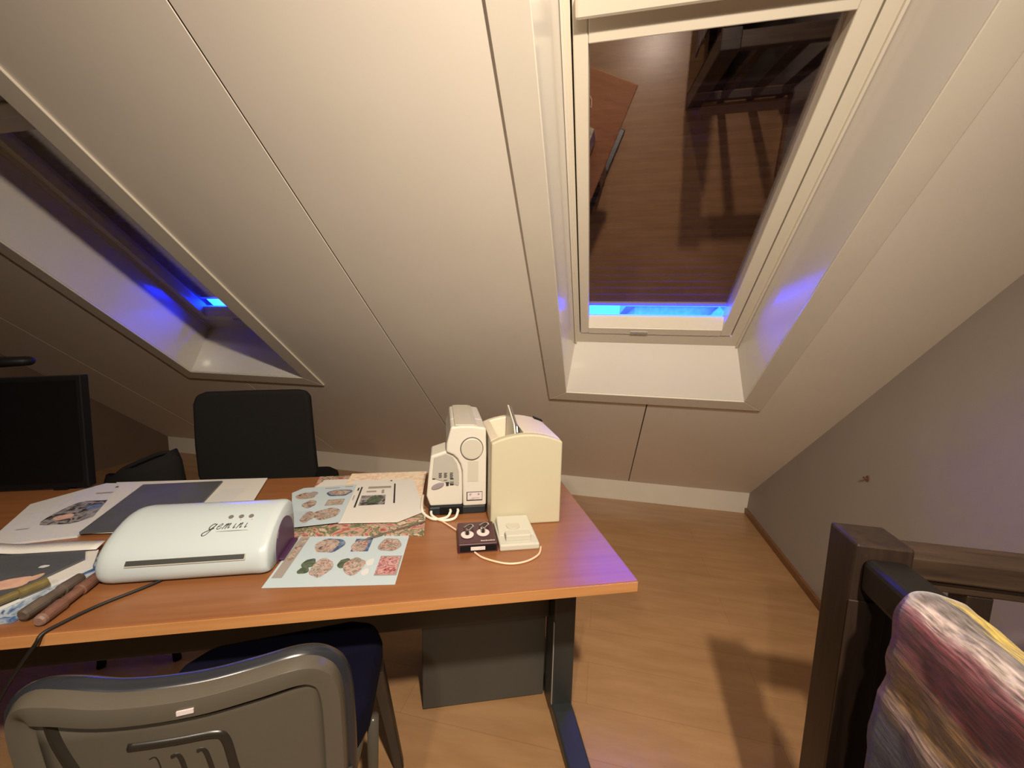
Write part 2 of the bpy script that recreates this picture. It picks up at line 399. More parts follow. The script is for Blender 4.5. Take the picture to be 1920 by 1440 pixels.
# little screw eye left in the gable
t = empty('wall_hook', (GX + .075 * .711 - .001, 2.0, .711)); tag(t, 'small dark screw hook left in the bare gable wall', 'hook')
obj('plate', disc(bmesh.new(), (0, 0), .010, (-.003, .003), 12, 'x', .014), TUBEB, t)
obj('pin', tube(bmesh.new(), [(0, 0, 0), (-.012, 0, 0), (-.018, 0, .006)], .004, 6), TUBEB, t)

# ------------------------------------------------------------------ stair railing
rail = empty('stair_railing', (.503, .855, 0)); tag(rail, 'dark stained wooden stair railing with square corner post', 'railing')
bm = bx(-.045, .045, -.045, .045, 0, .952); obj('post', bm, DKWOOD, rail, bevel=.005)
obj('post_strip', bx(-.047, .012, -.049, -.0455, 0, .845), DKWOOD, rail, bevel=.001, seg=1)
obj('top_rail', bx(.045, GX - .503 + .06, -.035, .035, .893, .935), DKWOODX, rail, bevel=.004)
obj('under_rail', bx(.045, GX - .503 + .06, -.022, .022, .868, .893), DKWOODX, rail, bevel=.003)
obj('bottom_rail', bx(.045, GX - .503 - .012, -.022, .022, .06, .11), DKWOODX, rail, bevel=.003)
for x in (.167, .347, .52): obj('baluster', bx(x - .02, x + .02, -.02, .02, .0, .868), DKWOOD, rail, bevel=.003)
obj('handrail', bx(-.034, .034, -2.35, -.045, .865, .93), BLKRAIL, rail, bevel=.012, seg=3)
for y in (-.45, -.75, -1.05, -1.35, -1.65, -1.95): obj('baluster', bx(-.02, .02, y - .02, y + .02, .0, .866), DKWOOD, rail, bevel=.003)
obj('post', bx(-.045, .045, -2.44, -2.35, 0, .952), DKWOOD, rail, bevel=.005)

# striped woven blanket folded over the handrail
prof = []      # (x, z, stripe parameter) from the inside edge over the top to the outer hem
raw = [(.046, .36), (.044, .55), (.043, .72), (.042, .84), (.043, .885), (.040, .922), (.022, .9385), (-.010, .941), (-.032, .937), (-.044, .912), (-.048, .86), (-.052, .78), (-.056, .66), (-.058, .54), (-.060, .42), (-.058, .30)]
sp = spline([(a, 0, b) for a, b in raw], 6)
bm = bmesh.new(); uvl = bm.loops.layers.uv.new('uv')
NY = 46; rows = []
tot = sum((sp[i + 1] - sp[i]).length for i in range(len(sp) - 1))
acc = [0]
for i in range(len(sp) - 1): acc.append(acc[-1] + (sp[i + 1] - sp[i]).length)
for j in range(NY):
    y = -.158 - .74 * j / (NY - 1)
    row = []
    for i, p in enumerate(sp):
        s = acc[i] / tot
        nrm = Vector((p.x, 0, p.z - .80)).normalized()
        wob = .0028 * math.sin(s * 120 + .7 * math.sin(j * .55)) + .003 * math.sin(s * 47 + j * .25) + .0015 * math.sin(j * 1.3 + s * 9)
        endw = .004 * math.sin(s * 40) + .05 * min(0, .52 - s if s < .52 else 0) - .05 * max(0, .52 - s)
        yy = y + endw * (1 - j / (NY - 1)) - (.0)
        row.append(bm.verts.new((p.x + nrm.x * wob, yy, p.z + nrm.z * wob)))
    rows.append(row)
for j in range(NY - 1):
    for i in range(len(sp) - 1):
        f = bm.faces.new((rows[j][i], rows[j][i + 1], rows[j + 1][i + 1], rows[j + 1][i]))
        for lp, (jj, ii) in zip(f.loops, ((j, i), (j, i + 1), (j + 1, i + 1), (j + 1, i))):
            lp[uvl].uv = (acc[ii] / tot, jj / NY)
BL = bpy.data.materials.new('striped_woven_wool'); BL.use_nodes = True
nt = BL.node_tree; b = nt.nodes['Principled BSDF']; b.inputs['Roughness'].default_value = .85; b.inputs['Specular IOR Level'].default_value = .2; b.inputs['Sheen Weight'].default_value = .25
uvn = nt.nodes.new('ShaderNodeUVMap'); mpn = nt.nodes.new('ShaderNodeMapping'); mpn.inputs['Scale'].default_value = (160, 9, 1)
nz = nt.nodes.new('ShaderNodeTexNoise'); nz.inputs['Scale'].default_value = 1.0; nz.inputs['Detail'].default_value = 4
sx = nt.nodes.new('ShaderNodeSeparateXYZ'); ma = nt.nodes.new('ShaderNodeMath'); ma.operation = 'MULTIPLY_ADD'; ma.inputs[1].default_value = .04
sb = nt.nodes.new('ShaderNodeMath'); sb.operation = 'SUBTRACT'; sb.inputs[1].default_value = .02
rp = nt.nodes.new('ShaderNodeValToRGB'); rp.color_ramp.interpolation = 'LINEAR'
stripes = [(0.0, (.20, .03, .05)), (.30, (.12, .09, .03)), (.38, (.34, .25, .06)), (.435, (.80, .60, .10)), (.468, (.78, .60, .14)), (.476, (.20, .18, .17)), (.494, (.36, .31, .31)),
           (.505, (.90, .78, .76)), (.515, (.45, .20, .24)), (.526, (.22, .03, .05)), (.572, (.20, .03, .045)), (.585, (.26, .13, .04)), (.622, (.36, .21, .06)), (.637, (.60, .42, .38)),
           (.648, (.16, .08, .05)), (.672, (.06, .05, .10)), (.735, (.05, .04, .085)), (.75, (.14, .08, .05)), (.795, (.18, .10, .05)), (.808, (.82, .68, .62)), (.822, (.24, .06, .09)), (.885, (.20, .035, .08)), (.90, (.75, .6, .56)), (.915, (.14, .05, .10)), (1.0, (.26, .09, .12))]
e = rp.color_ramp.elements; e[0].position, e[0].color = stripes[0][0], (*stripes[0][1], 1); e[1].position, e[1].color = stripes[-1][0], (*stripes[-1][1], 1)
for p_, c_ in stripes[1:-1]:
    k = e.new(p_); k.color = (*c_, 1)
L = nt.links.new
L(uvn.outputs[0], mpn.inputs[0]); L(mpn.outputs[0], nz.inputs['Vector']); L(uvn.outputs[0], sx.inputs[0]); L(nz.outputs['Fac'], ma.inputs[0]); L(sx.outputs['X'], ma.inputs[2]); L(ma.outputs[0], sb.inputs[0]); L(sb.outputs[0], rp.inputs['Fac']); n3 = nt.nodes.new('ShaderNodeTexNoise'); n3.inputs['Scale'].default_value = 1.0; n3.inputs['Detail'].default_value = 3
mp3 = nt.nodes.new('ShaderNodeMapping'); mp3.inputs['Scale'].default_value = (240, 26, 1); L(uvn.outputs[0], mp3.inputs[0]); L(mp3.outputs[0], n3.inputs['Vector'])
r3 = nt.nodes.new('ShaderNodeValToRGB'); r3.color_ramp.elements[0].position = .35; r3.color_ramp.elements[1].position = .7
r3.color_ramp.elements[0].color = (.30, .28, .26, 1); r3.color_ramp.elements[1].color = (.95, .9, .85, 1); L(n3.outputs['Fac'], r3.inputs['Fac'])
mx3 = nt.nodes.new('ShaderNodeMix'); mx3.data_type = 'RGBA'; mx3.blend_type = 'MULTIPLY'; mx3.inputs['Factor'].default_value = 1
L(rp.outputs['Color'], mx3.inputs['A']); L(r3.outputs['Color'], mx3.inputs['B']); L(mx3.outputs['Result'], b.inputs['Base Color'])
bp = nt.nodes.new('ShaderNodeBump'); bp.inputs['Strength'].default_value = .6; bp.inputs['Distance'].default_value = .004; L(nz.outputs['Fac'], bp.inputs['Height']); L(bp.outputs['Normal'], b.inputs['Normal'])
bo = obj('blanket', bm, BL, loc=(.503, .855, 0), smooth=True)
sd = bo.modifiers.new('solid', 'SOLIDIFY'); sd.thickness = .006; sd.offset = -1
tag(bo, 'striped maroon, gold and grey woven blanket folded over the black handrail', 'blanket')

# ------------------------------------------------------------------ desk frame of reference
A = R(22.3); FRX, FRY = .1062, .9373
Uv = Vector((math.cos(A), math.sin(A), 0)); Vv = Vector((-math.sin(A), math.cos(A), 0))
ZT = .74
def D(u, v, z=ZT): return Vector((FRX, FRY, 0)) + Uv * u + Vv * v + Vector((0, 0, z))

DL, DD = 2.15, .79
desk = empty('desk', D(0, 0, 0), A); tag(desk, 'long cherry laminate desk with charcoal steel T-legs', 'desk')
obj('desktop', bx(-DL, 0, 0, DD, ZT - .025, ZT), DESKW, desk, bevel=.003)
obj('edge_band', bx(-DL, -.003, -.0015, .002, ZT - .0245, ZT - .0015), DESKE, desk)
for u in (-.052, -DL + .052):
    obj('leg', bx(u - .038, u + .038, .37, .47, .03, ZT - .06), METAL, desk, bevel=.008)
    obj('cable_slot', bx(u - .0395, u - .0375, .362, .3705, .06, .36), SEWP, desk)
    bm = prism(bmesh.new(), [(.06, .0), (.74, .0), (.74, .012), (.50, .05), (.34, .05), (.06, .014)], u - .035, u + .035, 'x')
    obj('foot', bm, METAL, desk, bevel=.006)
    obj('top_arm', bx(u - .03, u + .03, .06, .73, ZT - .062, ZT - .0255), METAL, desk, bevel=.004)
obj('crossbeam', bx(-DL + .09, -.09, .43, .46, .335, .42), PED, desk, bevel=.003)
obj('modesty_panel', bx(-DL + .09, -.60, .462, .475, .42, .70), PED, desk, bevel=.002)

pd = empty('drawer_pedestal', D(-.31, .60, 0), A); tag(pd, 'charcoal pedestal cabinet standing under the desk by its leg', 'cabinet')
obj('body', bx(-.21, .218, -.118, .16, .012, .333), PED, pd, bevel=.004)
obj('door', bx(-.212, .216, -.142, -.1185, .008, .331), PED, pd, bevel=.002, seg=1)
obj('plinth', bx(-.20, .205, -.11, .15, 0, .0125), BLACK, pd)

# ------------------------------------------------------------------ die cutting machine
gm = empty('die_cutting_machine', D(-1.022, .130), A); tag(gm, 'glossy white die cutting machine with purple end and script logo', 'machine')
GP = [(.030, 0), (.010, .006), (.001, .020), (0, .036), (.004, .052), (.014, .069), (.032, .085), (.060, .101), (.095, .115), (.125, .122), (.150, .123), (.170, .117), (.182, .102), (.187, .07), (.187, .03), (.180, 0)]
GPs = spline([(0, a, b) for a, b in GP], 4)
def gsurf(x, y_):
    for i in range(12, len(GPs) - 1):
        a, b_ = GPs[i], GPs[i + 1]
        if a.y <= y_ <= b_.y:
            t = (y_ - a.y) / (b_.y - a.y); n = Vector((0, -(b_.z - a.z), (b_.y - a.y))).normalized()
            return Vector((x, y_, a.z + (b_.z - a.z) * t)), n
bm = bmesh.new(); rings = []
stn = [(-.183, .72), (-.182, .80), (-.178, .88), (-.171, .94), (-.160, .98), (-.145, 1.0), (.135, 1.0), (.150, 1.01), (.160, 1.0), (.167, .97), (.170, .93)]
for x, sc_ in stn:
    rings.append([bm.verts.new((x, .095 + (p.y - .095) * sc_, max(0.0, .045 + (p.z - .045) * sc_))) for p in GPs])
n = len(GPs)
for i in range(len(rings) - 1):
    for k in range(n):
        bm.faces.new((rings[i][k], rings[i][(k + 1) % n], rings[i + 1][(k + 1) % n], rings[i + 1][k]))
bm.faces.new(rings[0]); bm.faces.new(rings[-1][::-1])
obj('body', bm, WPLAST, gm, smooth=True)
arch = [(.055, .002)] + [(.113 + .058 * math.cos(a), .030 + .062 * math.sin(a)) for a in [math.pi * (1 - k / 12) for k in range(13)]] + [(.171, .002)]
obj('feed_arch', prism(bmesh.new(), arch, .168, .1725, 'x'), PURPLE, gm, bevel=.001)
obj('feed_tray', bx(.170, .184, .062, .164, .004, .010), PURPLE, gm, bevel=.002)
# feed slot on the bulged front
bm = bmesh.new()
hexa(bm, [(-.115, -.0012, .047), (.125, -.0012, .047), (.125, .0058, .0585), (-.115, .0058, .0585), (-.115, .01, .047), (.125, .01, .047), (.125, .012, .057), (-.115, .012, .057)])
obj('feed_slot', bm, SEWP, gm)
bm = bmesh.new(); hexa(bm, [(-.113, -.002, .0515), (.123, -.002, .0515), (.123, .0045, .0585), (-.113, .0045, .0585), (-.113, .01, .0515), (.123, .01, .0515), (.123, .011, .057), (-.113, .011, .057)])
obj('slot_opening', bm, mat('slot_shadow_grey', (.035, .038, .036), .6), gm)
for k, x in enumerate((.062, .085, .107)):
    p, nn = gsurf(x, .086); bm = bmesh.new()
    disc(bm, (0, 0), .0055, (-.002, .0016), 16); o = obj('button', bm, mat('button_grey', (.16, .15, .13), .4), gm); o.location = p; o.rotation_euler = nn.to_track_quat('Z', 'Y').to_euler()
# handwritten logo drawn as strokes on the curved lid
LET = {'g': [[(.66, .88), (.30, 1.02), (.0, .62), (.10, .12), (.38, .10), (.62, .55), (.72, 1.0), (.55, .1), (.30, -.75), (-.15, -.95), (-.35, -.6), (.1, -.2), (.8, .2)]],
       'e': [[(.0, .42), (.30, .50), (.50, .78), (.34, 1.0), (.06, .62), (.10, .10), (.40, .04), (.66, .34)]],
       'm': [[(0, 0), (.14, .95), (.12, .5), (.35, .98), (.42, .8), (.40, 0), (.44, .5), (.68, .98), (.76, .8), (.74, .15), (.95, .3)]],
       'n': [[(0, 0), (.14, .95), (.12, .5), (.38, .98), (.46, .8), (.44, .12), (.68, .3)]],
       'i': [[(.05, .9), (.08, .1), (.30, .3)], [(.20, 1.55), (.27, 1.62)]]}
bm = bmesh.new(); cx = .026; hx = .0118
for ch, adv in zip('gemini', (.86, .70, 1.12, .46, .84, .4)):
    for st_ in LET[ch]:
        pts = []
        for q in spline([(a + .28 * b, b, 0) for a, b in st_], 5):
            p, nn = gsurf(cx + q.x * hx * 1.22, .0535 + q.y * hx * 1.22); pts.append(p + nn * .0002)
        tube(bm, pts, .00105 if ch == 'g' else .0009, 5)
    cx += adv * hx * 1.62
pts = []
for k in range(9):
    p, nn = gsurf(.046 + .068 * k / 8, .0478 + .0006 * k / 8); pts.append(p + nn * .0001)
tube(bm, pts, [.0003 + .0005 * math.sin(math.pi * k / 8) for k in range(9)], 4)
obj('logo', bm, INK, gm)

cb = [D(-1.07, .152, ZT + .004), D(-1.095, .120, ZT + .004), D(-1.145, .066, ZT + .004), D(-1.172, .020, ZT + .004), D(-1.184, -.004, ZT + .002), D(-1.190, -.012, ZT - .012), D(-1.216, -.014, .690), D(-1.26, -.012, .62), D(-1.33, -.01, .48), D(-1.36, .05, .25), D(-1.35, .20, .02), D(-1.30, .50, .006)]
tag(obj('power_cable', tube(bmesh.new(), spline(cb, 8), .0034, 8), CABLEB, smooth=True), 'black power cable running from the white machine over the desk edge', 'cable')

# ------------------------------------------------------------------ papers
def sheet(name, corners, z, th, mt, label, cat, group=None, edge=None):
    """corners in desk u,v; returns object with origin at the first corner, axes along the desk"""
    u0 = sum(c[0] for c in corners) / len(corners); v0 = sum(c[1] for c in corners) / len(corners)
    bm = prism(bmesh.new(), [(a - u0, b - v0) for a, b in corners], 0, th)
    o = obj(name, bm, mt, loc=D(u0, v0, z), rz=A); tag(o, label, cat, group)
    o['uv0'] = (u0, v0)
    c = [Vector((a - u0, b - v0, 0)) for a, b in corners]
    def at(s, t):   # bilinear over the first four corners: s along 0->1, t along 0->3
        return c[0] * (1 - s) * (1 - t) + c[1] * s * (1 - t) + c[2] * s * t + c[3] * (1 - s) * t
    return o, at, th

def pr(sh, items):
    """flat printed areas: ('e', s, t, rs, rt, mat) ellipses and ('r', s0, s1, t0, t1, mat) rectangles"""
    o, at, th = sh
    byname = []
    bm = bmesh.new()
    for it in items:
        mt = it[-1]
        if mt not in byname: byname.append(mt)
        mi = byname.index(mt)
        lev = th + .00025 + .0002 * items.index(it) / max(1, len(items))
        if it[0] == 'e':
            pts = [at(it[1] + it[3] * math.cos(a) * (1 + .10 * math.sin(3 * a + it[1] * 40)), it[2] + it[4] * math.sin(a) * (1 + .10 * math.sin(4 * a + it[2] * 40))) for a in [2 * math.pi * k / 22 for k in range(22)]]
        else:
            pts = [at(it[1], it[3]), at(it[2], it[3]), at(it[2], it[4]), at(it[1], it[4])]
        f = bm.faces.new([bm.verts.new((p.x, p.y, lev)) for p in pts]); f.material_index = mi
    return obj('print', bm, byname, o)

# front sheet of rose pictures: 0 = near left, 1 = near right, 2 = far right, 3 = far left
fs = sheet('picture_sheet', [(-.848, .088), (-.560, .062), (-.545, .290), (-.842, .322)], ZT + .0005, .0008, PAPERB, 'pale blue sheet of rose pictures lying alone on the bare desk front', 'paper', None)
pr(fs, [('r', .02, .10, .15, .96, INKG), ('r', .035, .085, .45, .78, BROWNP), ('r', .05, .09, .83, .93, BROWNP),
        ('e', .33, .76, .115, .16, BLUEP), ('e', .30, .75, .10, .15, BROWNP), ('e', .34, .74, .05, .08, ROSE),
        ('r', .53, .68, .62, .90, BLUEP), ('e', .59, .74, .07, .13, ROSE),
        ('e', .85, .76, .10, .15, INKG), ('e', .85, .76, .085, .13, ROSE),
        ('e', .24, .40, .055, .09, GREENP), ('e', .23, .27, .045, .06, GREENP), ('e', .36, .32, .085, .17, ROSE),
        ('e', .53, .39, .055, .09, GREENP), ('e', .62, .33, .085, .16, ROSE),
        ('e', .74, .40, .03, .07, PAPERG), ('e', .73, .22, .03, .06, PAPERG),
        ('r', .81, .99, .15, .52, INKG), ('r', .81, .975, .17, .50, ROSEP)])
# magazine stack under the loose sheets
mg = sheet('magazine', [(-.868, .318), (-.505, .276), (-.505, .420), (-.560, .772), (-.915, .775)], ZT + .0005, .005, FLORAL, 'floral covered magazine at the bottom of the pile beside the sewing machine', 'magazine')
pg = sheet('magazine', [(-.80, .44), (-.525, .43), (-.515, .782), (-.80, .785)], ZT + .006, .003, PEACH, 'peach flowered magazine sticking out behind the white booklet', 'magazine')
bk = sheet('booklet', [(-.752, .364), (-.585, .350), (-.510, .412), (-.560, .690), (-.775, .700)], ZT + .0095, .0035, PAPER, 'white booklet with dark bars and a photograph, beside the sewing machine', 'booklet')
o, at0, th = bk
def atb(s, t):
    c = [Vector((-.760, .362, 0)), Vector((-.520, .362, 0)), Vector((-.560, .690, 0)), Vector((-.770, .690, 0))]
    u0, v0 = o['uv0']; p = c[0] * (1 - s) * (1 - t) + c[1] * s * (1 - t) + c[2] * s * t + c[3] * (1 - s) * t
    return p - Vector((u0, v0, 0))
pr((o, atb, th), [('r', .145, .17, .30, .82, INK), ('r', .10, .125, .72, .80, INK), ('r', .085, .10, .48, .60, INKG), ('r', .20, .55, .34, .58, GREYPH), ('e', .40, .47, .10, .09, GREENP),
                  ('r', .26, .62, .76, .82, INKG), ('r', .25, .40, .66, .70, INKG), ('r', .48, .52, .62, .72, INKG), ('r', .665, .69, .36, .88, INK), ('r', .60, .63, .96, .99, INK)])
rs = sheet('picture_sheet', [(-.872, .345), (-.748, .362), (-.757, .655), (-.930, .640), (-.955, .60)], ZT + .0135, .0010, PAPERB, 'pale blue sheet of rose pictures half under the white machine end', 'paper')
o, at0, th = rs
def atr(s, t):
    c = [Vector((-.955, .345, 0)), Vector((-.748, .362, 0)), Vector((-.757, .655, 0)), Vector((-.955, .645, 0))]
    u0, v0 = o['uv0']; p = c[0] * (1 - s) * (1 - t) + c[1] * s * (1 - t) + c[2] * s * t + c[3] * (1 - s) * t
    return p - Vector((u0, v0, 0))
pr((o, atr, th), [('e', .28, .74, .16, .10, BROWNP), ('e', .36, .78, .07, .07, INKG), ('e', .78, .76, .20, .10, BLUEP), ('e', .78, .77, .17, .07, ROSE), ('e', .42, .50, .10, .10, BROWNP),
                  ('r', .66, .92, .42, .58, INKG), ('r', .68, .90, .44, .56, BROWNP), ('e', .76, .22, .19, .13, BROWNP), ('e', .76, .22, .12, .08, ROSE), ('e', .52, .18, .09, .12, BROWNP), ('r', .50, .74, .91, .93, INKG), ('r', .82, .95, .93, .95, INKG)])
tb = sheet('paper_sheet', [(-.905, .655), (-.60, .700), (-.60, .735), (-.885, .735)], ZT + .0055, .0006, PAPER, 'white sheet edge showing behind the rose picture sheet', 'paper')
pr(tb, [('r', .45, .62, .5, .7, INKG)])
pen = D(-.665, .268, ZT + .004), D(-.505, .345, ZT + .010)
tag(obj('pencil', tube(bmesh.new(), [pen[0], pen[0].lerp(pen[1], .06), pen[1]], [.0008, .003, .003], 6), TUBEG), 'slim grey pencil lying across the corner of the rose picture sheet', 'pencil')

# left pile: printed pages, slate folder, white sheet
ls = sheet('magazine', [(-1.60, .352), (-1.418, .384), (-1.470, .770), (-1.63, .785), (-1.72, .62)], ZT + .0005, .006, PAPERG, 'grey white magazine page with an oval photograph beside the slate folder', 'magazine')
o, at0, th = ls
def atl(s, t):
    c = [Vector((-1.60, .352, 0)), Vector((-1.418, .384, 0)), Vector((-1.470, .770, 0)), Vector((-1.66, .76, 0))]
    u0, v0 = o['uv0']; p = c[0] * (1 - s) * (1 - t) + c[1] * s * (1 - t) + c[2] * s * t + c[3] * (1 - s) * t
    return p - Vector((u0, v0, 0))
pr((o, atl, th), [('e', .52, .44, .36, .23, GREYPH), ('e', .42, .36, .12, .05, SKIN), ('e', .62, .52, .12, .05, BLUEP), ('r', .05, .20, .20, .215, INKG), ('r', .30, .55, .80, .83, INKG), ('r', .45, .90, .93, .96, INK)])
lw = sheet('paper_sheet', [(-1.42, .392), (-1.225, .382), (-1.06, .565), (-1.098, .775), (-1.60, .788), (-1.56, .74)], ZT + .0065, .0012, PAPER, 'white sheet under the slate folder reaching the rear desk edge', 'paper')
pr((lw[0], lambda s, t: Vector((-1.21 + .11 * s, .56 + .17 * t, 0)) - Vector((*lw[0]['uv0'], 0)), .0012), [('r', .05, .75, .1, .7, PAPERG)])
fo = sheet('folder', [(-1.416, .388), (-1.225, .392), (-1.200, .53), (-1.236, .745), (-1.484, .738)], ZT + .008, .006, FOLDER, 'slate grey plastic folder lying behind the white machine', 'folder')
# near-left pile, partly out of the picture
fb_ = sheet('magazine', [(-1.52, .020), (-1.268, .038), (-1.222, .152), (-1.272, .262), (-1.52, .275)], ZT + .0005, .006, BLUEMAG, 'blue magazine at the bottom of the pile beside the rods', 'magazine')
wt = sheet('magazine', [(-1.52, .055), (-1.320, .062), (-1.255, .208), (-1.298, .286), (-1.54, .296)], ZT + .007, .006, PAPER, 'white edged magazine in the middle of the pile beside the rods', 'magazine')
tp = sheet('magazine', [(-1.56, .075), (-1.345, .084), (-1.292, .238), (-1.322, .280), (-1.55, .288)], ZT + .0135, .005, FOLDER, 'dark covered magazine picturing a hand, on top of the pile by the rods', 'magazine')
pr(tp, [('e', .70, .38, .26, .15, SKIN), ('e', .86, .50, .10, .10, SKIN), ('e', .45, .72, .10, .03, PAPERG), ('r', .84, .98, .0, .06, PAPERG)])
# curled white page on top
bm = bmesh.new(); rw = []
for i in range(13):
    t = i / 12; u = -1.53 + .235 * t; zc = .0195 + .012 * max(0, .35 - t) ** 2 * 8
    rw.append((bm.verts.new((u, .275, zc)), bm.verts.new((u - .004, .308 + .01 * math.sin(t * 3), zc + .004))))
for i in range(12): bm.faces.new((rw[i][0], rw[i + 1][0], rw[i + 1][1], rw[i][1]))
for v in bm.verts: v.co.x += 1.41; v.co.y -= .29
o = obj('paper_sheet', bm, PAPER, loc=D(-1.41, .29, ZT), rz=A, smooth=True); sd = o.modifiers.new('s', 'SOLIDIFY'); sd.thickness = .0008
tag(o, 'curling white page edge along the rear of the hand magazine', 'paper')
for (a, b, r_, mt, lab) in (((-1.243, .030), (-1.236, .150), .0125, TUBEG, 'grey brown rod in the middle of three rods on the desk'), ((-1.206, .016), (-1.212, .165), .0125, TUBEB, 'reddish brown rod nearest the white machine'), ((-1.345, .030), (-1.285, .135), .011, TUBEO, 'olive rod lying against the magazine pile')):
    zz = ZT + r_ + .0005 + (.006 if mt is not TUBEB else 0) + (.0065 if mt is TUBEO else 0)
    t = empty('wooden_rod', D(a[0], a[1], zz), 0); tag(t, lab, 'rod', 'rods beside the magazine pile')
    d_ = D(b[0], b[1], zz) - D(a[0], a[1], zz)
    obj('shaft', tube(bmesh.new(), [d_ * .06, d_ * .35, d_ * .36, d_ * .64, d_ * .65, d_], [r_ * .92, r_, r_ * .8, r_ * .8, r_, r_ * .9], 14), mt, t, smooth=False)
    obj('end_cap', tube(bmesh.new(), [d_ * 0, d_ * .02, d_ * .06], [r_ * .6, r_ * .85, r_ * .92], 14), mat('rod_end', (.22, .13, .10), .5) if mt is TUBEB else TUBEG, t)

# ------------------------------------------------------------------ sewing machine, hand-wheel end towards the camera
sw = empty('sewing_machine', D(-.317, .400), A); tag(sw, 'white electronic sewing machine on a black base beside the cream case', 'sewing machine')
def c6(x, y): return ((x - 800) * .000277, (1385 - y) * .000277)
obj('base', bx(-.178, -.002, .002, .335, 0, .026), NAVYB, sw, bevel=.004)
col_ = [c6(535, 1292), c6(530, 1050), c6(526, 880), c6(505, 800), c6(470, 735), c6(425, 690), c6(347, 655), c6(352, 560), c6(372, 480), c6(398, 372), c6(500, 362), c6(640, 366), c6(785, 388), c6(795, 700), c6(798, 1290)]
obj('column', prism(bmesh.new(), col_, .0, .115, 'y'), SEWW, sw, bevel=.006, seg=3)
arm = [c6(352, 560), c6(378, 470), c6(398, 372), c6(500, 360), c6(640, 364), c6(785, 388), c6(792, 640), c6(350, 640)]
obj('arm', prism(bmesh.new(), arm, .112, .335, 'y'), SEWW, sw, bevel=.006, seg=3)
obj('head', prism(bmesh.new(), [c6(352, 645), c6(792, 645), c6(795, 1000), c6(420, 1000)], .262, .333, 'y'), SEWW, sw, bevel=.005)
obj('bed', bx(-.178, -.003, .118, .335, .026, .075), SEWW, sw, bevel=.005)
pan = [c6(170, 1310), c6(130, 1170), c6(150, 950), c6(178, 706), c6(345, 652), c6(425, 690), c6(470, 735), c6(505, 800), c6(526, 880), c6(530, 1050), c6(530, 1310)]
pan = [(a, max(b, .0262)) for a, b in pan]
obj('control_housing', prism(bmesh.new(), pan, .012, .118, 'y'), SEWW, sw, bevel=.005, seg=3)
pp = [c6(192, 960), c6(212, 725), c6(345, 682), c6(420, 722), c6(465, 800), c6(488, 900), c6(490, 1040), c6(480, 1060)]
obj('control_panel', prism(bmesh.new(), pp, .0095, .0125, 'y'), SEWP, sw, bevel=.001)
obj('top_cover', prism(bmesh.new(), [c6(440, 362), c6(440, 352), c6(500, 347), c6(640, 350), c6(690, 362), c6(690, 374), c6(560, 368)], .004, .33, 'y'), SEWG, sw, bevel=.001)
hw = disc(bmesh.new(), c6(628, 618), .0335, (-.009, .001), 40, 'y'); obj('hand_wheel', hw, SEWG, sw, bevel=.003)
rg = bmesh.new(); cx_, cz_ = c6(628, 618); tube(rg, [(cx_ + .0345 * math.cos(a), -.0005, cz_ + .0345 * math.sin(a)) for a in [2 * math.pi * k / 40 for k in range(41)]], .0012, 6, cap=False); obj('wheel_groove', rg, INK, sw)
a, b = c6(585, 1000), c6(703, 765); obj('side_plate', bx(a[0], b[0], -.0012, .002, a[1], b[1]), SEWG, sw)
a, b = c6(573, 1228), c6(752, 1122); sp_ = obj('switch_plate', bx(a[0], b[0], -.0014, .002, a[1], b[1]), INK, sw, bevel=.001)
a, b = c6(583, 1214), c6(746, 1128); obj('rating_label', bx(a[0], b[0], -.002, -.0013, a[1], b[1]), PINKW, sp_)
bm = bmesh.new()
for (x0, x1, y0, y1) in ((606, 622, 1142, 1164), (622, 632, 1142, 1150), (698, 718, 1140, 1162), (630, 720, 1192, 1198), (604, 660, 1204, 1208)):
    a, b = c6(x0, y1), c6(x1, y0); box(bm, a[0], b[0], -.0023, -.0019, a[1], b[1])
obj('label_print', bm, INKG, sp_)
bm = bmesh.new()
for cx0, n_ in ((265, 4), (322, 4), (388, 5)):
    for k in range(n_):
        a, b = c6(cx0, 912 + 15 * k), c6(cx0 + 36 - 6 * (k % 2), 903 + 15 * k); box(bm, a[0], b[0], .0088, .0096, a[1], b[1])
for (x0, x1, y0, y1) in ((196, 226, 962, 972), (322, 358, 984, 990), (392, 430, 972, 982), (342, 378, 1010, 1026), (346, 376, 1034, 1054), (390, 430, 1008, 1013), (390, 430, 1020, 1025), (390, 430, 1032, 1037), (390, 430, 1043, 1047)):
    a, b = c6(x0, y1), c6(x1, y0); box(bm, a[0], b[0], .0088, .0122, a[1], b[1])
obj('button_marks', bm, INK, sw)
bm = bmesh.new(); cc = c6(255, 1052); el = []
for k in range(24):
    a = 2 * math.pi * k / 24; x, z = 74 * math.cos(a) * .000277, 30 * math.sin(a) * .000277
    el.append((cc[0] + x * .94 - z * .34, cc[1] + x * .34 + z * .94))
prism(bm, el, .0075, .0125, 'y'); obj('speed_slider', bm, mat('mauve_grey_plastic', (.27, .24, .26), .4), sw, bevel=.001)
a, b = c6(275, 1375), c6(535, 1292); obj('socket_recess', bx(a[0], b[0], -.001, .004, .003, .0262), BLACK, sw)
for x, off in ((-.113, 0), (-.090, .01)):
    pts = spline([(x, .0, .017), (x, -.012, .015), (x - .012, -.028 - off, .006), (x - .05, -.032 - off, .0045), (x - .080, .0 - off, .0085), (x - .088 + off, .03, .0185), (x - .088 + off, .12, .0185)], 7)
    tag(obj('white_lead', tube(bmesh.new(), pts, .0042, 8), CABLEW, loc=D(-.317, .400), rz=A, smooth=True), ['white cord plugged into the left socket of the sewing machine', 'white cord plugged into the right socket of the sewing machine'][0 if off == 0 else 1], 'cord', 'sewing machine cords')

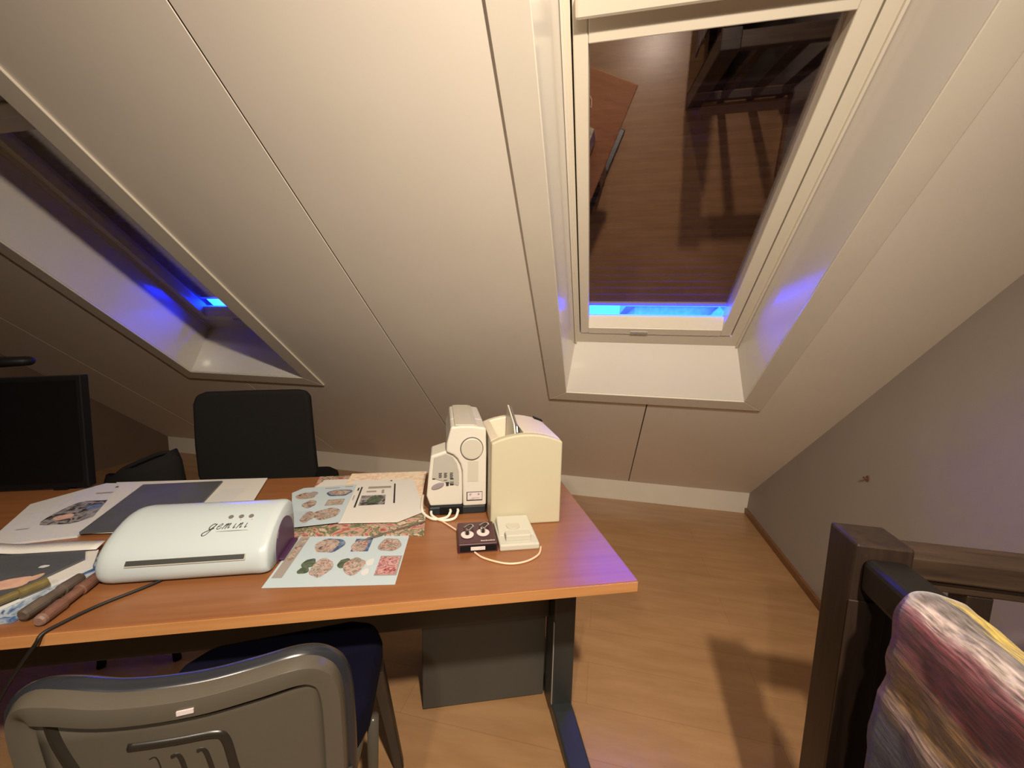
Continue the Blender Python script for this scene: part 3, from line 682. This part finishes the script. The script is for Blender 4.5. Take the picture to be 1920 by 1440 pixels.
# ------------------------------------------------------------------ cream hard case
cs_ = empty('machine_case', D(-.3145, .310), A); tag(cs_, 'tall cream plastic carrying case with open top compartment', 'case')
W_, L_ = .212, .285
def archz(x): return .252 + .024 * math.sin(math.pi * min(1, max(0, x / W_))) ** .8
def archpoly(x0, x1, z0, n_=10): return [(x0, z0)] + [(x0 + (x1 - x0) * k / n_, archz(x0 + (x1 - x0) * k / n_)) for k in range(n_ + 1)] + [(x1, z0)]
obj('front_shell', prism(bmesh.new(), archpoly(0, W_, 0), 0, .03, 'y'), CREAM, cs_, bevel=.005, seg=3)
obj('back_shell', prism(bmesh.new(), archpoly(0, W_, 0), L_ - .03, L_, 'y'), CREAMW, cs_, bevel=.005, seg=3)
obj('side_wall', prism(bmesh.new(), archpoly(0.001, .022, 0, 3), .03, L_ - .03, 'y'), CREAMW, cs_)
obj('top_shell', prism(bmesh.new(), archpoly(.098, W_ - .001, 0), .03, L_ - .03, 'y'), CREAMW, cs_)
obj('compartment_floor', bx(.022, .098, .03, L_ - .03, .0, .17), CREAMW, cs_)
obj('handle_recess', prism(bmesh.new(), [(W_ - .03, .245), (W_ + .0005, .245), (W_ + .0005, .258), (W_ - .03, .270)], L_ - .028, L_ - .004, 'y'), BLACK, cs_)
fl = empty('fold_up_plate', (0, 0, 0)); fl.parent = cs_
obj('plate', prism(bmesh.new(), [(.075, .17), (L_ - .045, .17), (L_ - .045, .312), (L_ - .06, .322), (.100, .285), (.075, .255)], .080, .085, 'x'), SEWW, fl, bevel=.001)
obj('hinge_strip', prism(bmesh.new(), [(.080, .20), (.092, .20), (L_ - .055, .312), (L_ - .07, .320), (.090, .280), (.080, .262)], .0865, .0925, 'x'), CHROME, fl, bevel=.001)
obj('thread_insert', bx(.030, .050, .07, .22, .171, .205), CREAMW, cs_, bevel=.006)

# ------------------------------------------------------------------ maroon box and foot pedal
mb = empty('accessory_box', D(-.362, .172), A); tag(mb, 'small dark maroon box with two round white inserts beside the pedal', 'box')
obj('body', hexa(bmesh.new(), [(-.054, 0, 0), (.052, 0, 0), (.052, .115, 0), (-.054, .115, 0), (-.052, .004, .024), (.051, .004, .024), (.050, .112, .030), (-.050, .112, .030)]), MAROON, mb, bevel=.003)
obj('front_recess', bx(-.047, .047, -.0012, .006, .005, .0195), BLACK, mb)
obj('catch', bx(-.020, .018, -.0028, .002, .008, .0175), PINKW, mb, bevel=.001)
for x, y in ((-.026, .045), (.017, .052)):
    dsc = disc(bmesh.new(), (x, y), .0175, (.026, .0295), 24, 'z', .019); d_o = obj('insert', dsc, PINKW, mb, bevel=.001)
    obj('stud', tube(bmesh.new(), [(x, y, .028), (x, y + .002, .038), (x - .004, y + .006, .0405)], [.007, .006, .003], 10), CHROME, d_o)
    obj('metal_loop', tube(bmesh.new(), spline([(x + .004, y + .014, .031), (x + .018, y + .03, .036), (x + .008, y + .042, .034), (x - .008, y + .03, .032)], 5), .0022, 6), CHROME, mb)
bm = bmesh.new()
for k in range(9): box(bm, .008 + .0042 * k, .011 + .0042 * k, .0125, .0155 + .001 * (k % 3 == 0), .0245, .0252)
obj('print', bm, PINKW, mb)
fp = empty('foot_pedal', D(-.253, .168), A); tag(fp, 'off white foot pedal lying in front of the cream case', 'pedal')
obj('base', bx(-.053, .054, 0, .139, 0, .018), PEDALW, fp, bevel=.004)
obj('housing', hexa(bmesh.new(), [(-.050, .045, .018), (.051, .045, .018), (.051, .137, .018), (-.050, .137, .018), (-.046, .050, .020), (.047, .050, .020), (.046, .135, .034), (-.045, .135, .034)]), PEDALW, fp, bevel=.003)
obj('pedal_bar', bx(-.034, .034, .018, .046, .017, .034), PEDALW, fp, bevel=.003)
obj('dial', disc(bmesh.new(), (-.004, .088), .020, (.022, .028), 24), SEWG, fp, bevel=.001)
tag(obj('pedal_cord', tube(bmesh.new(), spline([D(-.470, .37, ZT + .003), D(-.452, .350, ZT + .003), D(-.411, .288, ZT + .003), D(-.385, .24, ZT + .0028)], 6), .0026, 8), CABLEP, smooth=True), 'pale cord passing from the sewing machine to behind the maroon box', 'cord')
tag(obj('pedal_cord', tube(bmesh.new(), spline([D(-.372, .170, ZT + .003), D(-.350, .139, ZT + .003), D(-.298, .108, ZT + .003), D(-.250, .110, ZT + .003), D(-.210, .137, ZT + .003), D(-.194, .175, ZT + .003)], 8), .0026, 8), CABLEP, smooth=True), 'pale peach cord looping in front of the foot pedal', 'cord')

# ------------------------------------------------------------------ screen and lamp at the far end of the desk
mo = empty('monitor', D(-1.91, .755), A + R(1)); tag(mo, 'black flat screen standing at the rear edge of the desk', 'monitor')
obj('bezel', prism(bmesh.new(), [(-.27, .008), (.255, .008), (.268, .396), (-.262, .372)], -.012, .022, 'y'), BLACK, mo, bevel=.003)
obj('screen', prism(bmesh.new(), [(-.255, .028), (.240, .028), (.253, .380), (-.248, .357)], -.0135, -.0118, 'y'), BLACKGL, mo)
for x in (-.18, .17): obj('foot', bx(x - .02, x + .02, -.011, .035, 0, .012), BLACK, mo, bevel=.002)
dl = empty('desk_lamp', D(-2.03, .66), A); tag(dl, 'black desk lamp with slim flat head reaching above the monitor', 'lamp')
obj('base', disc(bmesh.new(), (0, 0), .06, (0, .014), 28), BLACK, dl, bevel=.003)
obj('arm', tube(bmesh.new(), [(0, 0, .012), (-.02, 0, .25), (-.03, .05, .432)], .008, 10), BLACK, dl)
obj('head', tube(bmesh.new(), [(-.05, .055, .425), (-.02, .056, .430), (.20, .068, .4405), (.262, .07, .444), (.275, .07, .445)], [.006, .016, .017, .015, .005], 14, 1.9), BLACK, dl, smooth=True)

# ------------------------------------------------------------------ office chair behind the desk
oc = empty('office_chair', D(-1.285, 1.13, -.012), A); tag(oc, 'black fabric office chair standing behind the desk', 'chair')
bp_ = [(-.228, .66), (-.232, .80), (-.226, .98), (-.212, 1.018), (-.18, 1.032), (0.0, 1.038), (.19, 1.042), (.228, 1.036), (.244, 1.01), (.252, .82), (.262, .66), (.24, .58), (-.20, .58)]
obj('backrest', prism(bmesh.new(), bp_, -.03, .02, 'y'), BLACKFAB, oc, bevel=.016, seg=4)
obj('seat', prism(bmesh.new(), [(-.24, .03), (.25, .03), (.26, .40), (.20, .47), (-.19, .47), (-.25, .40)], .44, .53), BLACKFAB, oc, bevel=.03, seg=4)
obj('back_bracket', bx(-.04, .04, .018, .045, .40, .75), BLACK, oc, bevel=.004)
obj('gas_lift', tube(bmesh.new(), [(0, .25, .09), (0, .25, .25), (0, .25, .251), (0, .25, .44)], [.032, .032, .022, .022], 16), BLACK, oc)
for k in range(5):
    a = 2 * math.pi * k / 5 + .3; ex, ey = .29 * math.cos(a), .25 + .29 * math.sin(a)
    l_ = obj('base_arm', tube(bmesh.new(), [(0, .25, .11), (ex, ey, .075)], [.028, .018], 8), BLACK, oc)
    obj('caster', disc(bmesh.new(), (ey, .028), .028, (ex - .018, ex + .018), 18, 'x'), BLACK, l_)
# dark bag hanging over the seat side: the bulk seen beside the backrest
bg_ = empty('bag', D(-1.615, .955, 0), A); tag(bg_, 'black shapeless bag on a low stool next to the office chair', 'bag')
bm = bmesh.new(); rows = []
for j, (z, k) in enumerate(((.46, .92), (.50, 1.02), (.64, 1.0), (.73, .97), (.765, .88))):
    rows.append([bm.verts.new((.135 * k * math.cos(a) * (1 + .06 * math.sin(3 * a + j)), .09 * k * math.sin(a) * (1 + .05 * math.sin(2 * a + j)), z + (.045 * math.cos(a) if j > 2 else 0) + .008 * math.sin(5 * a + j) * (j > 1))) for a in [2 * math.pi * i / 24 for i in range(24)]])
for j in range(4):
    for i in range(24): bm.faces.new((rows[j][i], rows[j][(i + 1) % 24], rows[j + 1][(i + 1) % 24], rows[j + 1][i]))
bm.faces.new(rows[0][::-1]); bm.faces.new(rows[-1])
obj('body', bm, BLACKFAB, bg_, smooth=True)
obj('strap', tube(bmesh.new(), spline([(-.10, -.02, .71), (-.05, -.03, .752), (.02, -.02, .785), (.08, -.02, .808), (.11, 0, .80)], 6), .008, 8), BLACKFAB, bg_, smooth=True)
sto = empty('stool', D(-1.615, .955, 0), A); tag(sto, 'low black stool carrying the bag behind the desk', 'stool')
obj('seat', disc(bmesh.new(), (0, 0), .135, (.43, .459), 28), BLACK, sto, bevel=.004)
for sx_ in (-1, 1):
    for sy_ in (-1, 1): obj('leg', tube(bmesh.new(), [(sx_ * .09, sy_ * .09, .44), (sx_ * .13, sy_ * .13, 0)], .014, 8), BLACK, sto)

# ------------------------------------------------------------------ plastic chair in front of the desk
CH = R(30.7)
ch = empty('plastic_chair', (-.613, .477, 0), CH); tag(ch, 'olive grey plastic chair with ribbed back pushed up to the desk', 'chair')
# outline of the back shell seen from behind, x right, z up (back lies near y = 0)
def yb_(x): return -.035 + .55 * x * x       # back curves round the sitter
outer = [(-.205, .42), (-.222, .56), (-.240, .70), (-.238, .752), (-.215, .776), (-.17, .776), (-.10, .762), (.0, .755), (.08, .757), (.145, .757), (.185, .738), (.208, .695), (.214, .60), (.214, .42)]
pos = spline([(x, 0, z) for x, z in outer], 5)
bm = bmesh.new(); rr = []
for i, p in enumerate(pos):
    t = (pos[min(i + 1, len(pos) - 1)] - pos[max(i - 1, 0)]).normalized(); nrm = Vector((t.z, 0, -t.x))   # inward
    y = yb_(p.x); q = p + nrm * .040
    ring = [(p.x, y + .004, p.z), (p.x + nrm.x * .006, y - .012, p.z + nrm.z * .006), (p.x + nrm.x * .034, y - .014, p.z + nrm.z * .034), (q.x, y - .006, q.z), (q.x, y + .020, q.z), (p.x + nrm.x * .010, y + .044, p.z + nrm.z * .010), (p.x + nrm.x * .001, y + .034, p.z + nrm.z * .001)]
    rr.append([bm.verts.new(v) for v in ring])
for i in range(len(rr) - 1):
    for k in range(7): bm.faces.new((rr[i][k], rr[i][(k + 1) % 7], rr[i + 1][(k + 1) % 7], rr[i + 1][k]))
bm.faces.new(rr[0][::-1]); bm.faces.new(rr[-1])
obj('back_frame', bm, OLIVE, ch, smooth=True, bevel=.003)
# recessed back panel following the inner outline
NX, NZ = 22, 10; bm = bmesh.new(); g = []
def ztop(x):
    best = .70
    for i in range(len(pos) - 1):
        a, b = pos[i], pos[i + 1]
        if min(a.x, b.x) <= x <= max(a.x, b.x) and max(a.z, b.z) > .68: best = a.z + (b.z - a.z) * ((x - a.x) / (b.x - a.x) if abs(b.x - a.x) > 1e-6 else 0)
    return best
for j in range(NZ):
    t = j / (NZ - 1); row = []
    for i in range(NX):
        s = i / (NX - 1); xl = -.172 - .032 * t; xr_ = .180 - .006 * t
        x = xl + (xr_ - xl) * s; z = .45 + (min(ztop(x * .94), .76) - .030 - .45) * t
        row.append(bm.verts.new((x, yb_(x) + .008, z)))
    g.append(row)
for j in range(NZ - 1):
    for i in range(NX - 1): bm.faces.new((g[j][i], g[j][i + 1], g[j + 1][i + 1], g[j + 1][i]))
o = obj('back_panel', bm, OLIVE, ch, smooth=True); sd = o.modifiers.new('s', 'SOLIDIFY'); sd.thickness = .008; sd.offset = 1
# dark tubes as shade of moulded grooves (inverted L, three slots) and outline groove
def rib(pts, r=.006, mt=GROOVESH, nm='groove_shade'):
    obj(nm, tube(bmesh.new(), [(p.x, yb_(p.x) + .004, p.z) for p in spline([(a, 0, b) for a, b in pts], 6)], r, 8, 1.0), mt, ch, smooth=True)
rib([(-.09, .677), (-.03, .673), (.02, .669), (.036, .655), (.045, .60), (.058, .52)], .0085)
rib([(-.065, .650), (-.055, .648), (-.048, .60), (-.040, .52)], .0045); rib([(-.037, .646), (-.026, .644), (-.018, .60), (-.010, .52)], .0055); rib([(-.003, .646), (.008, .642), (.018, .59), (.030, .52)], .0055)
rib([(-.186, .752), (-.178, .70), (-.150, .62), (-.118, .53)], .010)
rib([(-.180, .755), (-.121, .734), (.0, .714), (.09, .717), (.135, .722), (.160, .705), (.172, .62), (.180, .50)], .0035)
obj('lamp_glint', bx(-.018, .004, -.0512, -.0486, .729, .736), PINKW, ch)  # pale rectangle painting the lamp's glint on the chair back
obj('seat', prism(bmesh.new(), [(-.21, .01), (.21, .01), (.262, .30), (.25, .40), (.20, .42), (-.19, .42), (-.225, .36)], .385, .41), OLIVE, ch, bevel=.008, seg=3)
for s, xf in ((-1, -.24), (1, .317)):
    obj('leg', tube(bmesh.new(), [(s * .205, yb_(.21) + .004, .50), (s * .212, -.02, .25), (s * .216, -.07, 0)], [.017, .016, .013], 10), OLIVE, ch, smooth=True)
    xt = .262 if s > 0 else -.21
    obj('leg', hexa(bmesh.new(), [(xf - .014, .385, 0), (xf + .014, .385, 0), (xf + .014, .420, 0), (xf - .014, .420, 0), (xt - .018, .33, .386), (xt + .018, .33, .386), (xt + .018, .38, .386), (xt - .018, .38, .386)]), DKWOOD, ch, bevel=.004)
    xb = .249 if s > 0 else -.22
    obj('side_brace', tube(bmesh.new(), [(xb + .004, .19, .40), (xb - .004, .25, .0)], [.014, .012], 10), OLIVE, ch, smooth=True)
tp_ = [(-.214, .47), (-.234, .62), (-.243, .71), (-.240, .752), (-.215, .772), (-.17, .773), (-.10, .760), (.0, .753), (.08, .755), (.145, .755), (.185, .737), (.208, .695), (.214, .60), (.214, .47)]
obj('top_roll', tube(bmesh.new(), [(p.x * .985, yb_(p.x) + .026, p.z - .010) for p in spline([(a, 0, b) for a, b in tp_], 6)], .0185, 12), ROLL_, ch, smooth=True)
cu = bmesh.new(); prism(cu, [(-.18, .05), (.20, .05), (.25, .14), (.278, .32), (.262, .385), (.20, .41), (-.13, .41), (-.18, .36), (-.21, .25), (-.20, .12)], .4105, .512)
tag(obj('seat_cushion', cu, NAVY, loc=(-.613, .477, 0), rz=CH, bevel=.03, seg=4), 'thick navy black cushion on the seat of the plastic chair', 'cushion')
